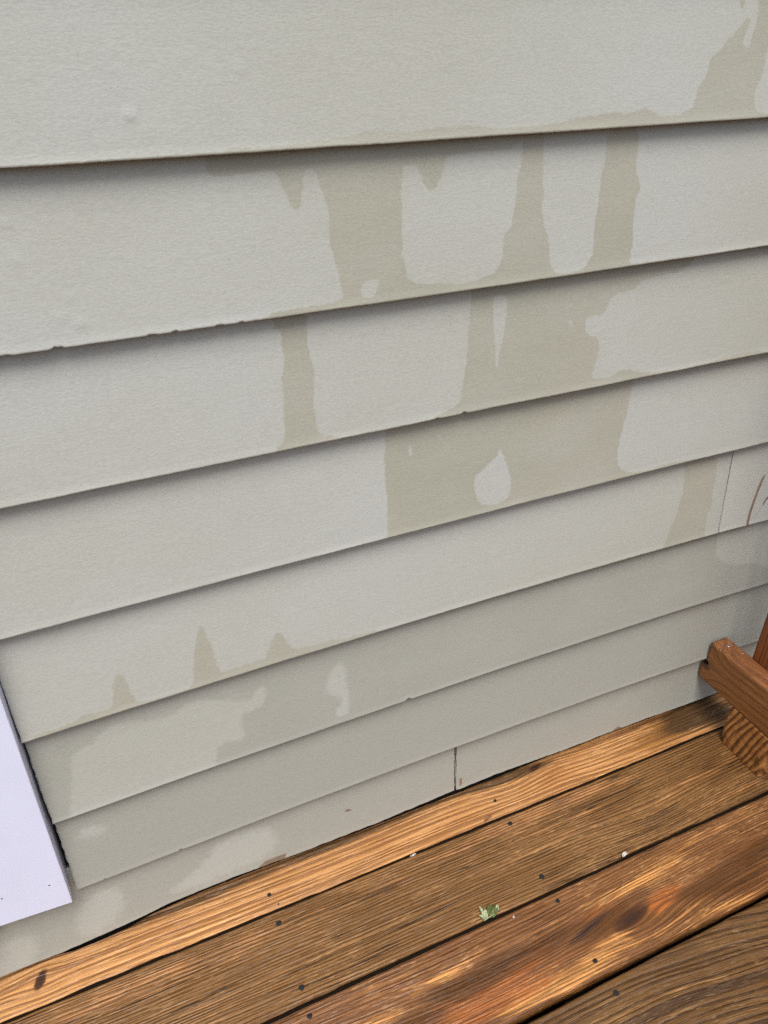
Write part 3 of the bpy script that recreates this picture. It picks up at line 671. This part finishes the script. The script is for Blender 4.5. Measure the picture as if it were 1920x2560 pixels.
wood_bar('support_block', ((1.0005, 1.0375), (-.1715, -.0795)), -.0004, .0912, 'Z', M_BLOCK, tints=[t_moss], n=40, end_fn=block_end, ease=.006,
    grain=lambda X, Y, Z: Y + .6 * X + .30 * Z + .0015 * np.sin(Z * 60 + Y * 40))
for by in (-.061, -.185, -.309, -.433, -.557, -.681, -.805):
    wood_bar('baluster', ((1.0385, 1.0765), (by - .038, by)), .110, 1.05, 'Z', M_BALUSTER, n=90, ease=.002, grain=lambda X, Y, Z: Y * .8 + .5 * X + .004 * np.sin(Z * 6))
wood_bar('top_rail', ((1.000, 1.0375), (.96, 1.049)), -.004, -.95, 'Y', M_RAIL, n=60)

# ------------------------------------------------------------------ leaf and litter on the boards
def leaf_lobe(name, base, ang, length, width, lift, curl, mat, parent, fold=.5, nu=9, nv=5, tip=1.0):
    """one crumpled lobe: a folded, curled blade with a midrib"""
    ca, sa = math.cos(ang), math.sin(ang)
    top, bot = [], []
    for i in range(nu):
        u = i / (nu - 1)
        wv = width * (math.sin(math.pi * min(1, .12 + .88 * u) ** .8) ** .8 * (1 - .25 * u) + .05)
        if i == nu - 1: wv = width * .04 * tip
        for j in range(nv):
            v = (j / (nv - 1) - .5) * 2
            wob = .12 * math.sin(7 * u + 3 * v) + .10 * math.sin(13 * u * v)
            l = length * u * (1 - .05 * abs(v)); s = wv * v * (1 + .15 * math.sin(11 * u))
            h = lift * math.sin(u * curl) + abs(v) * wv * fold + width * wob * .35
            x, y_ = l * ca - s * sa, l * sa + s * ca
            top.append((base[0] + x, base[1] + y_, base[2] + max(.0004, h)))
    bot = [(a, b_, c - .00035) for a, b_, c in top]
    N_ = nu * nv; fs = []
    for i in range(nu - 1):
        for j in range(nv - 1):
            a = i * nv + j
            fs.append((a, a + nv, a + nv + 1, a + 1)); fs.append((N_ + a, N_ + a + 1, N_ + a + nv + 1, N_ + a + nv))
    rim = [j for j in range(nv)] + [i * nv + nv - 1 for i in range(1, nu)] + [(nu - 1) * nv + j for j in range(nv - 2, -1, -1)] + [i * nv for i in range(nu - 2, 0, -1)]
    for a, b_ in zip(rim, rim[1:] + rim[:1]): fs.append((a, b_, N_ + b_, N_ + a))
    return mesh_py(name, top + bot, fs, mat, parent, True)

lf = thing('leaf', 'crumpled green leaf with pale curled lobes beside a deck gap', 'leaf', (.435, -.193, .0006))
lf.scale = (.74, .74, .74)
leaf_lobe('lobe', (.004, -.004, 0), 1.30, .024, .0085, .003, 2.2, M_LEAF, lf, .2)
leaf_lobe('lobe', (.010, -.004, 0), .85, .020, .0070, .004, 2.4, M_LEAF, lf, .3)
leaf_lobe('lobe', (.002, -.005, 0), .25, .024, .0060, .002, 2.0, M_LEAF, lf, .25)
leaf_lobe('lobe', (-.012, -.006, .001), 1.62, .026, .0035, .010, 1.9, M_LEAF_PALE, lf, .9)
leaf_lobe('lobe', (-.010, -.006, .001), 1.20, .018, .0040, .008, 1.7, M_LEAF_PALE, lf, .8)
leaf_lobe('lobe', (-.014, -.006, .001), 2.25, .013, .0030, .006, 2.0, M_LEAF_PALE, lf, .9)
leaf_lobe('lobe', (.019, .000, .001), .90, .010, .0036, .006, 1.6, M_LEAF_PALE, lf, .6)
leaf_lobe('stalk', (-.016, -.008, .0004), .12, .036, .0011, .002, 3.0, M_LEAF_PALE, lf, .2)

def flake(name, label, cat, x, y_, z, a, b_, ang, mat, curl=.002, group=None):
    top = []
    nu, nv = 6, 3
    for i in range(nu):
        for j in range(nv):
            u, v = i / (nu - 1) - .5, j / (nv - 1) - .5
            r = 1 + .25 * math.sin(5 * u + 9 * v + x * 40)
            px_, py_ = a * u * r, b_ * v * r * (1 - .5 * abs(u))
            top.append((px_ * math.cos(ang) - py_ * math.sin(ang), px_ * math.sin(ang) + py_ * math.cos(ang), .0007 + curl * (4 * u * u) + .3 * curl * math.sin(9 * u + 2 * v) + .0005))
    bot = [(p, q, r - .0005) for p, q, r in top]; n_ = nu * nv; fs = []
    for i in range(nu - 1):
        for j in range(nv - 1):
            k = i * nv + j
            fs.append((k, k + nv, k + nv + 1, k + 1)); fs.append((n_ + k, n_ + k + 1, n_ + k + nv + 1, n_ + k + nv))
    rim = [0, 1, 2] + [i * nv + 2 for i in range(1, nu)] + [(nu - 1) * nv + 1, (nu - 1) * nv] + [i * nv for i in range(nu - 2, 0, -1)]
    for p, q in zip(rim, rim[1:] + rim[:1]): fs.append((p, q, n_ + q, n_ + p))
    o = mesh_py(name, top + bot, fs, mat, None, False)
    o.location = (x, y_, z)
    return tag(o, label, cat, group)
flake('paint_flake', 'broad white paint flake at the gap between two brown deck boards', 'paint flake', .6853, -.1965, .0008, .011, .006, .1, M_CHIP, .0012)
flake('paint_flake', 'thin curled white paint flake at the edge of the golden strip', 'paint flake', .3729, -.0585, .0006, .010, .003, .05, M_CHIP, .0020)
flake('bark_splinter', 'small reddish bark splinter on the golden deck strip', 'splinter', .5184, -.0483, .0006, .017, .0045, .2, M_SPLINT, .0010)
flake('wood_crumb', 'tiny pale wood crumb on the brown board by the leaf', 'crumb', .4665, -.2125, .0008, .0035, .0025, .6, M_CHIP, .0006)
